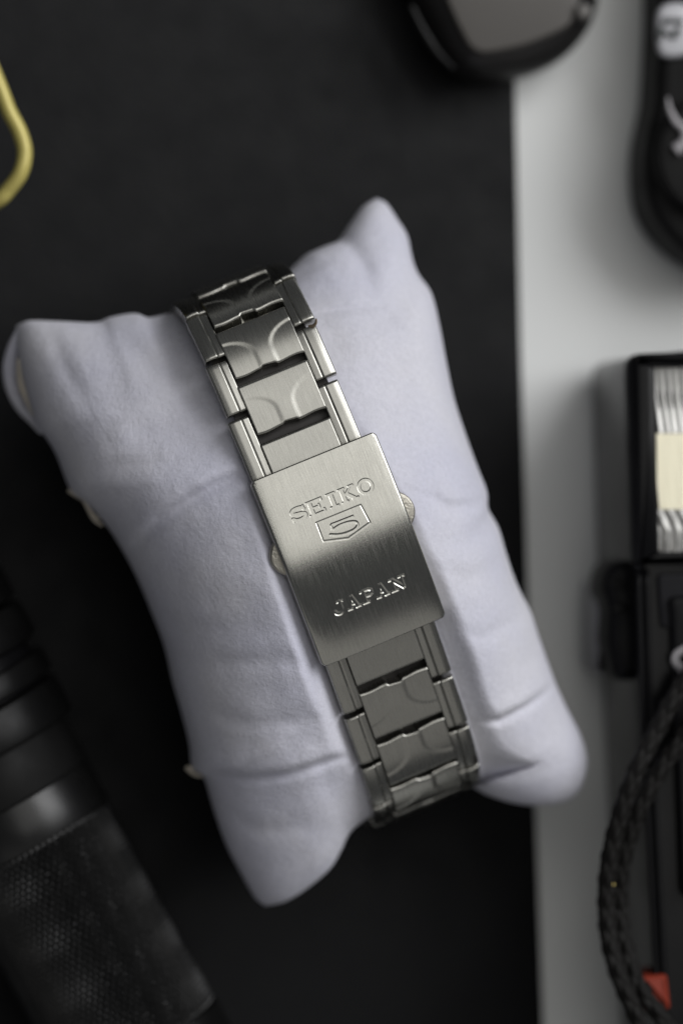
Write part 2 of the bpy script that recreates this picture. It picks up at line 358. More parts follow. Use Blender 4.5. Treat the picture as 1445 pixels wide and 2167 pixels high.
def letter(ch, h):
    """list of bars (a, b, half width) in a box w x h centred on 0; v up"""
    s = 0.25*h/2.0; t = 0.125*h/2.0; H = h/2; 
    if ch == 'S':
        pts = [(0.86, 0.55), (0.62, 0.88), (0.1, 1.0), (-0.5, 0.92), (-0.85, 0.55), (-0.7, 0.2), (-0.1, 0.03), (0.5, -0.12), (0.86, -0.42), (0.7, -0.8), (0.1, -1.0), (-0.5, -0.92), (-0.88, -0.55)]
        pts = [(x*1.0*H, y*(H-s)) for x, y in pts]; c = [(p.x, p.y) for p in catmull([Vector((a, b, 0)) for a, b in pts], 4)]
        return [(c[i], c[i+1], -s*0.95) for i in range(len(c)-1)]+[((0.9*H, 0.45*H), (0.9*H, 0.95*H), t*0.8), ((-0.93*H, -0.45*H), (-0.93*H, -0.95*H), t*0.8)]
    if ch == 'E':
        w = 1.12*H
        return [((-w*0.55, -H), (-w*0.55, H), s*1.1), ((-w, H-t), (w*0.95, H-t), t), ((-w, -H+t), (w*0.95, -H+t), t), ((-w*0.5, 0), (w*0.45, 0), t), ((w*0.9, H*0.5), (w*0.9, H), t), ((w*0.9, -H*0.5), (w*0.9, -H), t), ((w*0.45, -H*0.3), (w*0.45, H*0.3), t*0.9)]
    if ch == 'I':
        w = 0.55*H; return [((0, -H), (0, H), s*1.15), ((-w, H-t), (w, H-t), t), ((-w, -H+t), (w, -H+t), t)]
    if ch == 'K':
        w = 1.1*H
        return [((-w*0.55, -H), (-w*0.55, H), s*1.1), ((-w, H-t), (-w*0.12, H-t), t), ((-w, -H+t), (-w*0.12, -H+t), t), ((-w*0.4, -H*0.1), (w*0.62, H*0.85), t), ((-w*0.15, H*0.1), (w*0.7, -H*0.88), s*0.95), ((w*0.3, H-t), (w*1.0, H-t), t), ((w*0.3, -H+t), (w*1.15, -H+t), t)]
    if ch == 'O':
        c = [(math.cos(a)*(H*1.02-s*0.6), math.sin(a)*(H*1.02-s*0.6)) for a in np.linspace(0, 2*math.pi, 33)]
        return [(c[i], c[i+1], -s*0.85) for i in range(32)]
    if ch == 'J':
        pts = [(0.35, 1), (0.35, -0.35), (0.2, -0.8), (-0.25, -0.98), (-0.65, -0.8), (-0.78, -0.45)]
        c = [(p.x, p.y) for p in catmull([Vector((a*H, b*(H-t), 0)) for a, b in pts], 5)]
        return [(c[i], c[i+1], -s*0.9) for i in range(len(c)-1)]+[((-0.15*H, H-t), (0.9*H, H-t), t)]
    if ch == 'A':
        w = 1.0*H
        return [((-w*0.68, -H), (0.0, H), t*1.2), ((w*0.62, -H), (0.0, H), s*1.15), ((-w*0.45, -H*0.28), (w*0.4, -H*0.28), t), ((-w*1.1, -H+t), (-w*0.3, -H+t), t), ((w*0.2, -H+t), (w*1.1, -H+t), t)]
    if ch == 'P':
        w = 1.0*H
        pts = [(-0.5, 0.94), (0.35, 0.94), (0.8, 0.72), (0.8, 0.28), (0.35, 0.02), (-0.5, 0.02)]
        c = [(a*w, b*H) for a, b in pts]
        return [((-w*0.5, -H), (-w*0.5, H), s), ((-w*1.0, -H+t), (0.05, -H+t), t), ((-w*1.0, H-t), (-w*0.3, H-t), t)]+[(c[i], c[i+1], -t*1.25) for i in range(5)]
    if ch == 'N':
        w = 1.15*H
        return [((-w*0.62, -H), (-w*0.62, H), t*1.25), ((w*0.62, -H*0.9), (w*0.62, H), t*1.25), ((-w*0.62, H*0.9), (w*0.62, -H*0.9), s*1.05), ((-w*1.05, -H+t), (-w*0.2, -H+t), t), ((-w*1.05, H-t), (-w*0.5, H-t), t), ((w*0.2, H-t), (w*1.05, H-t), t)]
stamp = []   # bars in clasp coordinates: X across (to the right), Yd down the band
def put(ch, cx, cy, h, sx=1.0):
    for a, b, hw in letter(ch, h):
        stamp.append(((cx+a[0]*sx, cy-a[1]), (cx+b[0]*sx, cy-b[1]), hw))
for ch, cx, sx in (('S', -4.75, 1.0), ('E', -2.25, 1.0), ('I', 0.22, 1.15), ('K', 2.45, 1.0), ('O', 5.1, 1.0)): put(ch, cx, -7.35, 2.1, sx)
for ch, cx, sx in (('J', -4.25, 0.95), ('A', -2.25, 0.95), ('P', -0.05, 1.0), ('A', 2.0, 0.95), ('N', 4.45, 1.05)): put(ch, cx, 6.72, 1.85, sx)
def px2c(zx, zy):       # from the enlarged detail to clasp mm
    px, py = 590+zx/4.817-738, 990+zy/4.817-1163
    return ((px*0.934-py*0.357)/PXMM, (px*0.357+py*0.934)/PXMM)
shield = [px2c(*p) for p in ((362, 540), (820, 368), (915, 550), (690, 705), (432, 730))]
five = [px2c(*p) for p in ((745, 478), (512, 562), (528, 616))]
bowl = [px2c(*p) for p in ((540, 608), (610, 566), (700, 540), (768, 540), (788, 574), (750, 618), (660, 655), (575, 668), (508, 664))]
bowl = [(p.x, p.y) for p in catmull([Vector((a, b, 0)) for a, b in bowl], 4)]
for i in range(2): stamp.append((five[i], five[i+1], 0.13))
for i in range(len(bowl)-1): stamp.append((bowl[i], bowl[i+1], -0.15))
def poly_sd(X, Y, P_):
    d = np.full(X.shape, 1e9); inside = np.zeros(X.shape, bool); n = len(P_)
    for i in range(n):
        a, b = P_[i], P_[(i+1) % n]; d = np.minimum(d, seg_d(X, Y, a, b))
        c = ((a[1] > Y) != (b[1] > Y)) & (X < (b[0]-a[0])*(Y-a[1])/(b[1]-a[1]+1e-12)+a[0]); inside ^= c
    return np.where(inside, -d, d)
def clasp_H(X, Y):
    # local y points up the band here (frame built from +s to -s), so down-the-band = -Y
    Yd = -Y; Xr = X
    d = np.full(X.shape, 1e9)
    for a, b, hw in stamp:
        m = (Xr > min(a[0], b[0])-0.6) & (Xr < max(a[0], b[0])+0.6) & (Yd > min(a[1], b[1])-0.6) & (Yd < max(a[1], b[1])+0.6)
        if not m.any(): continue
        dd = (seg_d(Xr[m], Yd[m], a, b)+hw) if hw < 0 else box_d(Xr[m], Yd[m], a, b, hw)
        d[m] = np.minimum(d[m], dd)
    ds = poly_sd(Xr, Yd, shield)
    cut = np.where(Yd > 2, 0.08*(1-sstep(-0.09, 0.09, d)), 0.03*(1-sstep(-0.07, 0.08, d)))
    # the shield floor is sunk and the 5 stands at the old level, ringed by its outline
    inside = 1-sstep(-0.05, 0.08, ds)
    z = -np.maximum(cut, 0.045*(1-sstep(0.02, 0.16, abs(ds))))
    z += -0.20*(abs(X)/CW)**8 - 0.05*(X/CW)**2
    dx = CW-abs(X); dy = CL-abs(Y)
    z += -roll(dx, 0.32)-roll(dy, 0.22)
    z += 0.0*X
    return z
xs = edge_space(-CW, CW, 300, 0.32, 5); ys = edge_space(-CL, CL, 460, 0.22, 4)
def corner(X, Y):
    r = 0.7; ax = abs(X)-(CW-r); ay = abs(Y)-(CL-r); m = (ax > 0) & (ay > 0)
    L = np.maximum(ax, ay); hyp = np.hypot(ax, ay)+1e-9; f = np.where(m, L/hyp, 1.0)
    return np.where(m, np.sign(X)*((CW-r)+ax*f), X), np.where(m, np.sign(Y)*((CL-r)+ay*f), Y)
V, F, UV = hfsolid(xs, ys, clasp_H, 3.1, Rc, mask=corner)
Mc, _, cx = frame(CL, -CL, 1.5)       # y up the band
pc, Tc, Nc, _ = ring(0, 1.5)
yv = -Tc; xv = yv.cross(Nc).normalized()
Mc = Matrix(((xv.x, yv.x, Nc.x, pc.x), (xv.y, yv.y, Nc.y, pc.y), (xv.z, yv.z, Nc.z, pc.z), (0, 0, 0, 1)))
clasp = new_obj('clasp', V, F, m_clasp, watch, uvs=UV, M=Mc, auto=50)
clasp.data.materials.append(m_polish)
nt = (len(xs)-1)*(len(ys)-1)
mi = np.zeros(len(clasp.data.polygons), dtype=np.int32); mi[nt:] = 1; clasp.data.polygons.foreach_set('material_index', mi)
def local(M, pts): return [M @ Vector(p) for p in pts]
# push buttons: domed half discs reaching out of both sides of the clasp
for side, yc, rough in ((-1, 2.35, 1), (1, 2.3, 0)):
    pts = [(side*(7.2+3.35*math.cos(a)), yc+3.05*math.sin(a)) for a in np.linspace(-math.pi/2, math.pi/2, 25)]
    V, F = slab(pts, -2.7, -1.3, 0.35, 4)
    if rough: V[:, 2] += 0.05*np.sin(V[:, 0]*9)*np.sin(V[:, 1]*7)
    o = new_obj('push_button', V, F, m_pusher, clasp, M=Mc, auto=50)
# folded blade of the clasp seen under its left wall
for sx in (-1, 1):
    V, F = slab([(sx*8.45, -11.8), (sx*8.45, 12.2), (sx*7.9, 12.2), (sx*7.9, -11.8)], -4.2, -3.1, 0.15, 2)
    new_obj('fold_blade', V, F, m_polish, clasp, M=Mc, auto=40)
for yy in (-3.2, -6.4, -9.6):
    V, F = slab([(-9.0, yy-0.45), (-8.7, yy-0.45), (-8.7, yy+0.45), (-9.0, yy+0.45)], -2.6, -2.0, 0.05, 1)
    new_obj('adjustment_hole', V, F, m_core, clasp, M=Mc)

# ------------------------------------------------------------------ bracelet links
P_ = 8.3
def center_H(L, W):
    hw = W/2
    def H(X, Y):
        y = Y+L/2                                   # 0 at the clasp end
        z = np.zeros(X.shape)
        rec = np.zeros(X.shape)
        for sg in (-1, 1):
            x = X*sg                                 # tab reaches from the outer edge to x = 1.05
            # superellipse-like tab: corner rounded towards the far end
            cxx, cyy, rx, ry = hw+0.2, L*0.33, hw+0.2-1.0, L*0.40
            yy = np.maximum(y-cyy, 0)/ry; xx = np.maximum(cxx-x, 0)/rx
            q = (xx**2.0+yy**2.0)**0.5-1
            rec = np.maximum(rec, 1-sstep(-0.16, 0.06, q))
        z -= 0.085*rec
        z -= roll(y, 0.45)+roll(L-y, 0.40)+roll(hw-abs(X), 0.15)
        z += 0.10*(1-((y-L/2)/(L/2))**2)
        return z
    return H
def center_ys(X, Y, L):
    y = Y+L/2; stem = 1-sstep(0.8, 1.25, abs(X+0.1)); k = np.clip(1-y/1.2, 0, 1)
    return Y+0.28*stem*k - 0.10*np.sin(X*1.3)*k
def side_H(L, W, out):
    def H(X, Y):
        y = Y+L/2; x = X*out+W/2                    # 0 at inner edge, W at outer edge
        z = -0.16*(1-sstep(1.0, 1.2, x)) - 0.09*np.exp(-((x-1.02)/0.09)**2)
        z += -0.10*np.clip(0.9-x, 0, 1)
        z -= roll(y, 0.38)+roll(L-y, 0.38)+roll(x, 0.12)+roll(W-x, 0.28)
        z += -0.12*sstep(W-1.0, W, x)
        return z
    return H
def core(s0, s1):
    M, R, x = frame(s0, s1, -1.75)
    L = abs(s1-s0)
    V, F = slab([(-6.9, -L/2), (6.9, -L/2), (6.9, L/2), (-6.9, L/2)], -0.9, 0.0, 0.2, 2)
    new_obj('link_core', V, F, m_core, watch, M=M, auto=40)
def build_links(sign, n):
    sd = [14.3 if sign < 0 else 14.1]
    offc = 3.6 if sign < 0 else 2.9
    for k in range(n):
        a = 14.25+(0.35 if sign < 0 else 0.3)+k*P_; b = a+P_-(0.72 if k % 2 == 0 else 0.68)
        if k == 0: a = 13.3
        Wd = 3.0; L = b-a
        for side in (-1, 1):
            M, R, x = frame(sign*a, sign*b, 0.0)
            # which way is outwards in the local frame
            dirw = C*side; out = 1 if x.dot(dirw) > 0 else -1
            xs = edge_space(-Wd/2, Wd/2, 26, 0.2, 4); ys = edge_space(-L/2, L/2, 16, 0.38, 5)
            V, F, UV = hfsolid(xs, ys, side_H(L, Wd, out), 1.9, R)
            V = V.copy(); V[:, 0] += out*(8.1-Wd/2)
            jit = Matrix.Rotation(random.uniform(-0.012, 0.012), 4, 'X') @ Matrix.Rotation(random.uniform(-0.012, 0.012), 4, 'Y')
            new_obj('side_link', V, F, m_link, watch, uvs=UV, M=M @ jit, auto=48)
    cc = [11.2, 14.25+P_-4.0 if sign < 0 else 14.25+P_-3.0]
    starts = [(11.5, cc[1]-0.75)]; c = cc[1]
    for k in range(n-1): starts.append((c+0.42, c+P_-0.5)); c += P_
    for k, (a, b) in enumerate(starts):
        L = b-a; W = 10.15
        M, R, x = frame(sign*a, sign*b, 0.5 if (sign < 0 and 43 < a < 46) else 0.05)
        xs = edge_space(-W/2, W/2, 90, 0.15, 4); ys = edge_space(-L/2, L/2, 70, 0.45, 6)
        if k == 0:
            H = lambda X, Y: -roll(L/2-abs(Y), 0.4)-roll(W/2-abs(X), 0.15)+0.0*X
            V, F, UV = hfsolid(xs, ys, H, 1.9, R)
        else: V, F, UV = hfsolid(xs, ys, center_H(L, W), 1.9, R, yshift=lambda X, Y: center_ys(X, Y, L))
        jit = Matrix.Rotation(random.uniform(-0.012, 0.012), 4, 'X') @ Matrix.Rotation(random.uniform(-0.01, 0.01), 4, 'Y')
        new_obj('center_link', V, F, m_link, watch, uvs=UV, M=M @ jit, auto=48)
        core(sign*(b-1.2), sign*(b+1.9))
    for k in range(n): core(sign*(14.25+(k+1)*P_-1.6), sign*(14.25+(k+1)*P_+0.8))
build_links(-1, 7); build_links(1, 7)
# watch head under the pillow, resting on the card
V, F = slab([(0+19*math.cos(a), 19*math.sin(a)) for a in np.linspace(0, 2*math.pi, 64, endpoint=False)], 0.4, 9.5, 1.5, 5)
hb = O.copy(); hb.z = 0
new_obj('watch_case', V, F, m_polish, watch, M=Matrix.Translation(hb), auto=40)

# ------------------------------------------------------------------ pillow
top = [(35, 690), (62, 679), (120, 680), (200, 683), (232, 672), (282, 664), (312, 673), (360, 664), (400, 672), (440, 668), (520, 635), (575, 605), (605, 580), (625, 560), (650, 538), (690, 520), (715, 510), (735, 482), (765, 440), (795, 420)]
right = [(795, 420), (815, 430), (838, 465), (858, 500), (868, 550), (880, 582), (906, 622), (922, 690), (934, 760), (950, 840), (975, 920), (1000, 990), (1017, 1035), (1020, 1072), (1042, 1112), (1060, 1170), (1082, 1230), (1113, 1290), (1130, 1340), (1163, 1430), (1190, 1490), (1222, 1550), (1238, 1600), (1233, 1645)]
bottom = [(562, 1917), (600, 1908), (640, 1884), (690, 1842), (716, 1802), (735, 1762), (765, 1735), (800, 1715), (850, 1695), (920, 1668), (985, 1660), (1030, 1682), (1080, 1698), (1130, 1704), (1180, 1701), (1215, 1682), (1233, 1645)]
left = [(35, 690), (40, 760), (75, 890), (98, 925), (120, 962), (150, 1036), (180, 1062), (222, 1106), (255, 1155), (290, 1220), (322, 1295), (350, 1370), (366, 1440), (386, 1510), (402, 1575), (408, 1625), (432, 1645), (455, 1720), (480, 1790), (512, 1852), (540, 1900), (562, 1917)]
NU, NV = 300, 330
def bound(pts, n, zc):
    r = resample(catmull([Vector((a, b, 0)) for a, b in pts], 6), n)
    tt = np.linspace(-1, 1, n)
    z = 25+zc*tt**4
    return np.array([tuple(P(a[0], a[1], zz)) for a, zz in zip(r, z)])
fu = np.sin(np.linspace(-math.pi/2, math.pi/2, NU)); fv = np.sin(np.linspace(-math.pi/2, math.pi/2, NV))
def at(B, f): 
    t = (f+1)/2*(len(B)-1); return np.stack([np.interp(t, np.arange(len(B)), B[:, k]) for k in range(3)], 1)
Bt, Bb = at(bound(top, 400, -4), fu), at(bound(bottom, 400, -4), fu)
Bl, Br = at(bound(left, 400, -4), fv), at(bound(right, 400, -4), fv)
U, W_ = np.meshgrid((fu+1)/2, (fv+1)/2)
coons = ((1-W_)[..., None]*Bt[None]+W_[..., None]*Bb[None]+(1-U)[..., None]*Bl[:, None]+U[..., None]*Br[:, None]
         - ((1-U)*(1-W_))[..., None]*Bt[0]-(U*(1-W_))[..., None]*Bt[-1]-((1-U)*W_)[..., None]*Bb[0]-(U*W_)[..., None]*Bb[-1])
uu, vv = U*2-1, W_*2-1
infl = ((1-uu**2)**0.50)*((1-vv**2)**0.50)
infl = infl**0.72
_du = (coons[..., 0]-O.x)*D.x+(coons[..., 1]-O.y)*D.y
infl_top = infl*(1-0.27*sstep(6, 40, _du)-0.10*sstep(8, 36, -_du))
X, Y = coons[..., 0], coons[..., 1]
# fold lines in the cloth (photo points dropped onto the cloth), depth, width, sidedness
folds = [([(262, 1215), (290, 1150), (330, 1100), (385, 1058), (450, 1022), (510, 1000)], 1.5, 2.2, 1.0),
         ([(400, 1628), (450, 1640), (520, 1647), (600, 1635), (680, 1606), (760, 1580)], 1.2, 1.6, 0.9),
         ([(975, 1528), (1050, 1520), (1110, 1492), (1175, 1455)], 1.2, 1.5, 0.9),
         ([(640, 668), (720, 656), (800, 650)], 0.55, 1.3, 0.5),
         ([(880, 1050), (930, 1076), (990, 1068), (1022, 1058)], 0.7, 2.0, 0.6),
         ([(180, 1010), (240, 985), (310, 975)], 0.5, 2.5, 0.5),
         ([(360, 1430), (450, 1400), (560, 1390), (660, 1400)], 0.55, 3.0, 0.5),
         ([(612, 600), (660, 560), (700, 548)], 0.6, 1.6, 0.4),
         ([(940, 1330), (1000, 1345), (1080, 1310), (1120, 1290)], 0.4, 2.6, 0.4),
         ([(120, 690), (135, 770), (180, 850)], 0.5, 3.0, 0.4),
         ([(300, 1290), (380, 1330), (440, 1320)], 0.7, 3.0, 0.5),
         ([(430, 1500), (520, 1530), (650, 1510)], 0.4, 2.6, 0.4),
         ([(740, 500), (770, 560), (780, 620)], 0.5, 3.0, 0.3),
         ([(1010, 1620), (1090, 1640), (1170, 1620)], 0.5, 3.0, 0.5),
         ([(480, 1730), (560, 1760), (660, 1740)], 0.45, 3.5, 0.4),
         ([(230, 680), (300, 760), (400, 800)], 0.4, 3.5, 0.4),
         ([(700, 760), (780, 780), (900, 760)], 0.3, 4.0, 0.4),
         ([(880, 1200), (960, 1220), (1060, 1190)], 0.35, 3.0, 0.4)]
disp = np.zeros(X.shape)
for pts, dep, wid, sd in folds:
    L = np.array([tuple(P(a, b, 36))[:2] for a, b in pts]); L = resample([Vector((a, b, 0)) for a, b in L], 24)
    best = np.full(X.shape, 1e9); sgn = np.zeros(X.shape); tt = np.zeros(X.shape)
    for i in range(len(L)-1):
        a, b = L[i], L[i+1]; dx, dy = b[0]-a[0], b[1]-a[1]; q = dx*dx+dy*dy
        t = np.clip(((X-a[0])*dx+(Y-a[1])*dy)/q, 0, 1); dd = np.hypot(X-a[0]-t*dx, Y-a[1]-t*dy)
        m = dd < best; best = np.where(m, dd, best); sgn = np.where(m, np.sign(dx*(Y-a[1])-dy*(X-a[0])), sgn); tt = np.where(m, (i+t)/(len(L)-1), tt)
    fade = np.sin(np.clip(tt*0.85+0.1, 0, 1)*math.pi)**0.6
    disp -= dep*fade*np.exp(-(best/(wid*0.45))**2)
    disp += dep*sd*fade*np.exp(-(best/(wid*2.2))**2)*(0.5+0.5*np.tanh(sgn*best/wid*2))
nz = np.zeros(X.shape)
fx, fy = X.ravel(), Y.ravel()
nz = np.array([mnoise.noise((a*0.055, b*0.055, 1.3))*1.5+mnoise.noise((a*0.16, b*0.16, 5.1))*0.36+mnoise.noise((a*0.5, b*0.5, 9.1))*0.07 for a, b in zip(fx, fy)]).reshape(X.shape)
edgef = np.clip(infl*2.2, 0, 1)
Zt = coons[..., 2]+22.5*infl_top+(disp+nz)*edgef
# the band presses into the cloth
du = (X-O.x)*D.x+(Y-O.y)*D.y; dc = (X-O.x)*C.x+(Y-O.y)*C.y
msk = (ss > -46) & (ss < 48)
zb = O.z+np.interp(du, cu[msk], cz[msk], left=-300, right=-300)
lim = zb-3.0+0.85*np.maximum(abs(dc)-8.0, 0)**1.15
k_ = 1.2; hmix = np.clip(0.5+0.5*(Zt-lim)/k_, 0, 1); 
near = np.where(zb > 5, 1, 0)
lim2 = np.where(zb > 5, lim, 1e3)
Zn = np.where(zb > 5, Zt*(1-hmix)+lim*hmix-k_*hmix*(1-hmix), Zt)
wgt = 1-sstep(13, 24, abs(dc))
Zt = Zt*(1-wgt)+Zn*wgt
Zt = np.maximum(Zt, coons[..., 2])
Zl = coons[..., 2]-13.5*infl
topv = np.stack([X, Y, Zt], -1).reshape(-1, 3); botv = np.stack([X, Y, Zl], -1)
idx = np.arange(NU*NV).reshape(NV, NU)
Ft = np.stack([idx[:-1, :-1], idx[1:, :-1], idx[1:, 1:], idx[:-1, 1:]], -1).reshape(-1, 4)
bidx = idx.copy(); inner = np.zeros((NV, NU), bool); inner[1:-1, 1:-1] = True
bidx[inner] = NU*NV+np.arange(inner.sum()); Fb = np.stack([bidx[:-1, :-1], bidx[:-1, 1:], bidx[1:, 1:], bidx[1:, :-1]], -1).reshape(-1, 4)
pb = P(640, 1170, 0); pb.z = 0
pillow = thing('watch_pillow', 'small off-white flannel display pillow standing on the black card inside the steel bracelet', 'pillow', pb)
new_obj('pillow_cover', np.concatenate([topv, botv[inner]]), np.concatenate([Ft, Fb]), m_fabric, pillow, M=Matrix.Translation(pb) if False else None)
# turned seam edge showing at the upper left corner and frayed threads on the seams
pts = catmull([P(42, 700, 22), P(27, 745, 20), P(24, 800, 18), P(40, 848, 17), P(72, 890, 19), P(88, 915, 21)], 8)
V, F = tube(pts, np.interp(np.linspace(0, 1, len(pts)), [0, .3, .7, 1], [0.5, 1.15, 0.9, 0.3]), 16)
new_obj('seam_allowance', V, F, m_fabric, pillow)
pts = catmull([P(40, 760, 24), P(45, 800, 22), P(58, 840, 22), P(74, 880, 23)], 8)
V, F = tube(pts, np.interp(np.linspace(0, 1, len(pts)), [0, .5, 1], [0.2, 0.75, 0.3]), 12)
new_obj('seam_lining', V, F, m_thread, pillow)
for pts, r, z in (([(146, 1036), (160, 1046), (178, 1058), (188, 1078), (200, 1100), (218, 1112)], 0.40, 24), ([(150, 1040), (172, 1050), (184, 1070), (198, 1090), (212, 1098)], 0.35, 25),
                  ([(396, 1622), (404, 1632), (416, 1640), (430, 1642)], 0.42, 24), ([(402, 1628), (412, 1622), (420, 1634)], 0.35, 25)):
    c = catmull(PP(pts, z), 6); V, F = tube(c, np.linspace(r, r*0.5, len(c)), 8); new_obj('frayed_thread', V, F, m_thread, pillow)
# tiny curl of lint caught in the gap of the bracelet
c = catmull([P(655, 692, 48), P(662, 690, 48.5), P(668, 684, 49), P(669, 675, 49.5)], 6); V, F = tube(c, np.linspace(0.32, 0.12, len(c)), 8)
tag(new_obj('lint', V, F, m_lint), 'tiny brown curl of lint caught in a gap on the right of the bracelet', 'lint')

# ------------------------------------------------------------------ knurled torch, lower left
axd = (P(48, 1088, 13)-P(0, 1000, 13)); axd.z = 0; axd.normalize(); axp = Vector((-axd.y, axd.x, 0))
A0 = P(193+0.48*0, 0, 13)
# a point of the axis: perpendicular offset -797 px, axial coordinate 1590 px
ap = P(1590*0.48-797*0.877, 1590*0.877+797*0.48, 13)
pxm = 14.6
def barrel_frame(z): 
    p = ap.copy(); p.z = z
    x, y = axp, axd; zz = x.cross(y)
    if zz.z < 0: x = -x; zz = -zz
    return Matrix(((x.x, y.x, 0, p.x), (x.y, y.y, 0, p.y), (0, 0, 1, p.z), (0, 0, 0, 1)))
MB = barrel_frame(15.2)
def lathe(prof, seg=96):
    """prof: (y, r) along local y"""
    th = np.linspace(0, 2*math.pi, seg, endpoint=False); V = []
    for y, r in prof: V.append(np.stack([r*np.cos(th), np.full(seg, y), r*np.sin(th)], 1))
    n = len(prof); idx = np.arange(n*seg).reshape(n, seg); a, b = idx[:-1], idx[1:]
    F = np.stack([a, b, np.roll(b, -1, 1), np.roll(a, -1, 1)], -1).reshape(-1, 4).tolist()
    F += [idx[0].tolist(), idx[-1].tolist()[::-1]]
    return np.concatenate(V), F
tb = ap.copy(); tb.z = 0
torch = thing('torch', 'black metal torch with a knurled grip lying at the lower left of the pillow', 'torch', tb)
y0 = lambda s: (s-1590)/pxm
def ringpart(name, s0, s1, r, mat, bev=0.5):
    a, b = y0(s0), y0(s1); V, F = lathe([(a, r-bev-1.5), (a, r-bev), (a+bev*0.3, r-bev*0.3), (a+bev, r), (b-bev, r), (b-bev*0.3, r-bev*0.3), (b, r-bev), (b, r-bev-1.5)])
    return new_obj(name, V, F, mat, torch, M=MB, auto=35)
ringpart('torch_head', 900, 1120, 15.0, m_anod)
ringpart('cooling_fin', 1128, 1212, 15.0, m_anod, 0.8)
ringpart('torch_neck', 1205, 1300, 13.2, m_satin, 0.3)
ringpart('cooling_fin', 1240, 1292, 14.6, m_anod, 0.5)
ringpart('cooling_fin', 1302, 1388, 14.4, m_anod, 0.6)
ringpart('torch_collar', 1380, 1492, 12.8, m_matte, 0.3)
ringpart('torch_ring', 1492, 1588, 12.7, m_ringm, 0.3)
ringpart('tail_ring', 2068, 2160, 12.6, m_anod, 0.4)
ringpart('tail_cap', 2150, 2330, 11.5, m_satin, 0.8)
na, nb = 620, 250; th = np.linspace(0, 2*math.pi, na, endpoint=False); yy = np.linspace(y0(1588), y0(2068), nb)
TH_, YY = np.meshgrid(th, yy); kp = (TH_*80+YY*3.9)/(2*math.pi); kq = (TH_*80-YY*3.9)/(2*math.pi)
tri = lambda v: abs((v % 1)*2-1)
hh = 0.5*np.minimum(tri(kp), tri(kq))**0.8
fade = np.clip(np.minimum(YY-yy[0], yy[-1]-YY)/0.8, 0, 1); R_ = 12.1+hh*fade
V = np.stack([R_*np.cos(TH_), YY, R_*np.sin(TH_)], -1).reshape(-1, 3); idx = np.arange(na*nb).reshape(nb, na); a, b = idx[:-1], idx[1:]
F = np.stack([a, b, np.roll(b, -1, 1), np.roll(a, -1, 1)], -1).reshape(-1, 4).tolist()
new_obj('knurled_grip', V, F, m_grip, torch, M=MB, smooth=False)

# ------------------------------------------------------------------ yellow wire loop, upper left
yp = [(-330, 120, 1.4), (-200, -20, 8), (-90, 0, 18), (-40, 90, 22), (0, 183, 23), (20, 235, 23), (42, 278, 23), (53, 321, 23), (45, 364, 23), (21, 399, 22), (-4, 424, 21), (-60, 452, 17), (-150, 470, 9), (-330, 440, 1.4), (-420, 380, 1.3)]
c = catmull([P(a, b, z) for a, b, z in yp], 10); V, F = tube(c, 1.12, 20, flat=1.25)
tag(new_obj('wire_loop', V, F, m_yellow), 'bent loop of yellow metal wire at the upper left edge on the black card', 'wire loop')

# ------------------------------------------------------------------ glossy black case at the top
def outl(pts, z): return [(P(a, b, z).x, P(a, b, z).y) for a, b in pts]
bz = P(1060, 0, 0)
case = thing('sunglasses_case', 'glossy black rounded case with a grey top face lying across the card edge', 'case', (bz.x, bz.y, 0))
o1 = round_poly([Vector((*p, 0)) for p in outl([(770, -250), (868, -20), (930, 118), (985, 172), (1110, 168), (1205, 120), (1268, 30), (1262, -250)], 8)], [14, 8, 8, 3.4, 6, 6, 6, 14], 8)
V, F = slab([(p.x, p.y) for p in o1], 0.1, 13, 6.0, 9); new_obj('case_shell', V, F, m_shell, case, auto=40)
o2 = round_poly([Vector((*p, 0)) for p in outl([(880, -220), (940, 0), (1000, 118), (1110, 100), (1222, 50), (1238, -220)], 13)], [5, 5, 2.5, 5, 3, 5], 6)
V, F = slab([(p.x, p.y) for p in o2], 12.0, 13.6, 0.5, 4); new_obj('face_plate', V, F, m_greyface, case, auto=40)
sc_ = P(1232, 26, 13.6); V, F = slab([(sc_.x+1.25*math.cos(a), sc_.y+1.25*math.sin(a)) for a in np.linspace(0, 2*math.pi, 24, endpoint=False)], 12.5, 14.8, 0.6, 4)
new_obj('stud', V, F, m_stud, case, auto=40)
pts = catmull([P(868, 10, 11.5), P(893, 62, 11.5), P(925, 112, 11.5), P(962, 148, 11)], 6); V, F = tube(pts, np.interp(np.linspace(0, 1, len(pts)), [0, .5, 1], [.5, .8, .3]), 12)
new_obj('edge_trim', V, F, m_anod, case)

# ------------------------------------------------------------------ round black lens at the upper right, with a badge
bz = P(1500, 300, 0)
lens = thing('camera_lens', 'round black lens barrel with a pale numbered badge at the upper right corner', 'lens', (bz.x, bz.y, 0))
o1 = round_poly([Vector((*p, 0)) for p in outl([(1392, -250), (1390, 0), (1386, 120), (1380, 220), (1364, 280), (1356, 360), (1366, 440), (1400, 500), (1450, 545), (1560, 600), (1720, 560), (1800, -250)], 12)], 6, 5)
V, F = slab([(p.x, p.y) for p in o1], 0.1, 15, 2.0, 6); new_obj('lens_body', V, F, m_matte, lens, auto=40)
o1 = [(P(1520, 330, 18).x+9.2*math.cos(a), P(1520, 330, 18).y+9.2*math.sin(a)) for a in np.linspace(0, 2*math.pi, 64, endpoint=False)]
V, F = slab(o1, 14.5, 18, 1.0, 4); new_obj('focus_ring', V, F, m_matte, lens, auto=40)
badge_o = round_poly([Vector((*p, 0)) for p in outl([(1392, 8), (1455, 2), (1470, 60), (1462, 118), (1395, 124), (1386, 70)], 16)], 1.9, 6)
V, F = slab([(p.x, p.y) for p in badge_o], 14.5, 16.2, 0.6, 4); badge = new_obj('badge', V, F, m_badge, lens, auto=40)
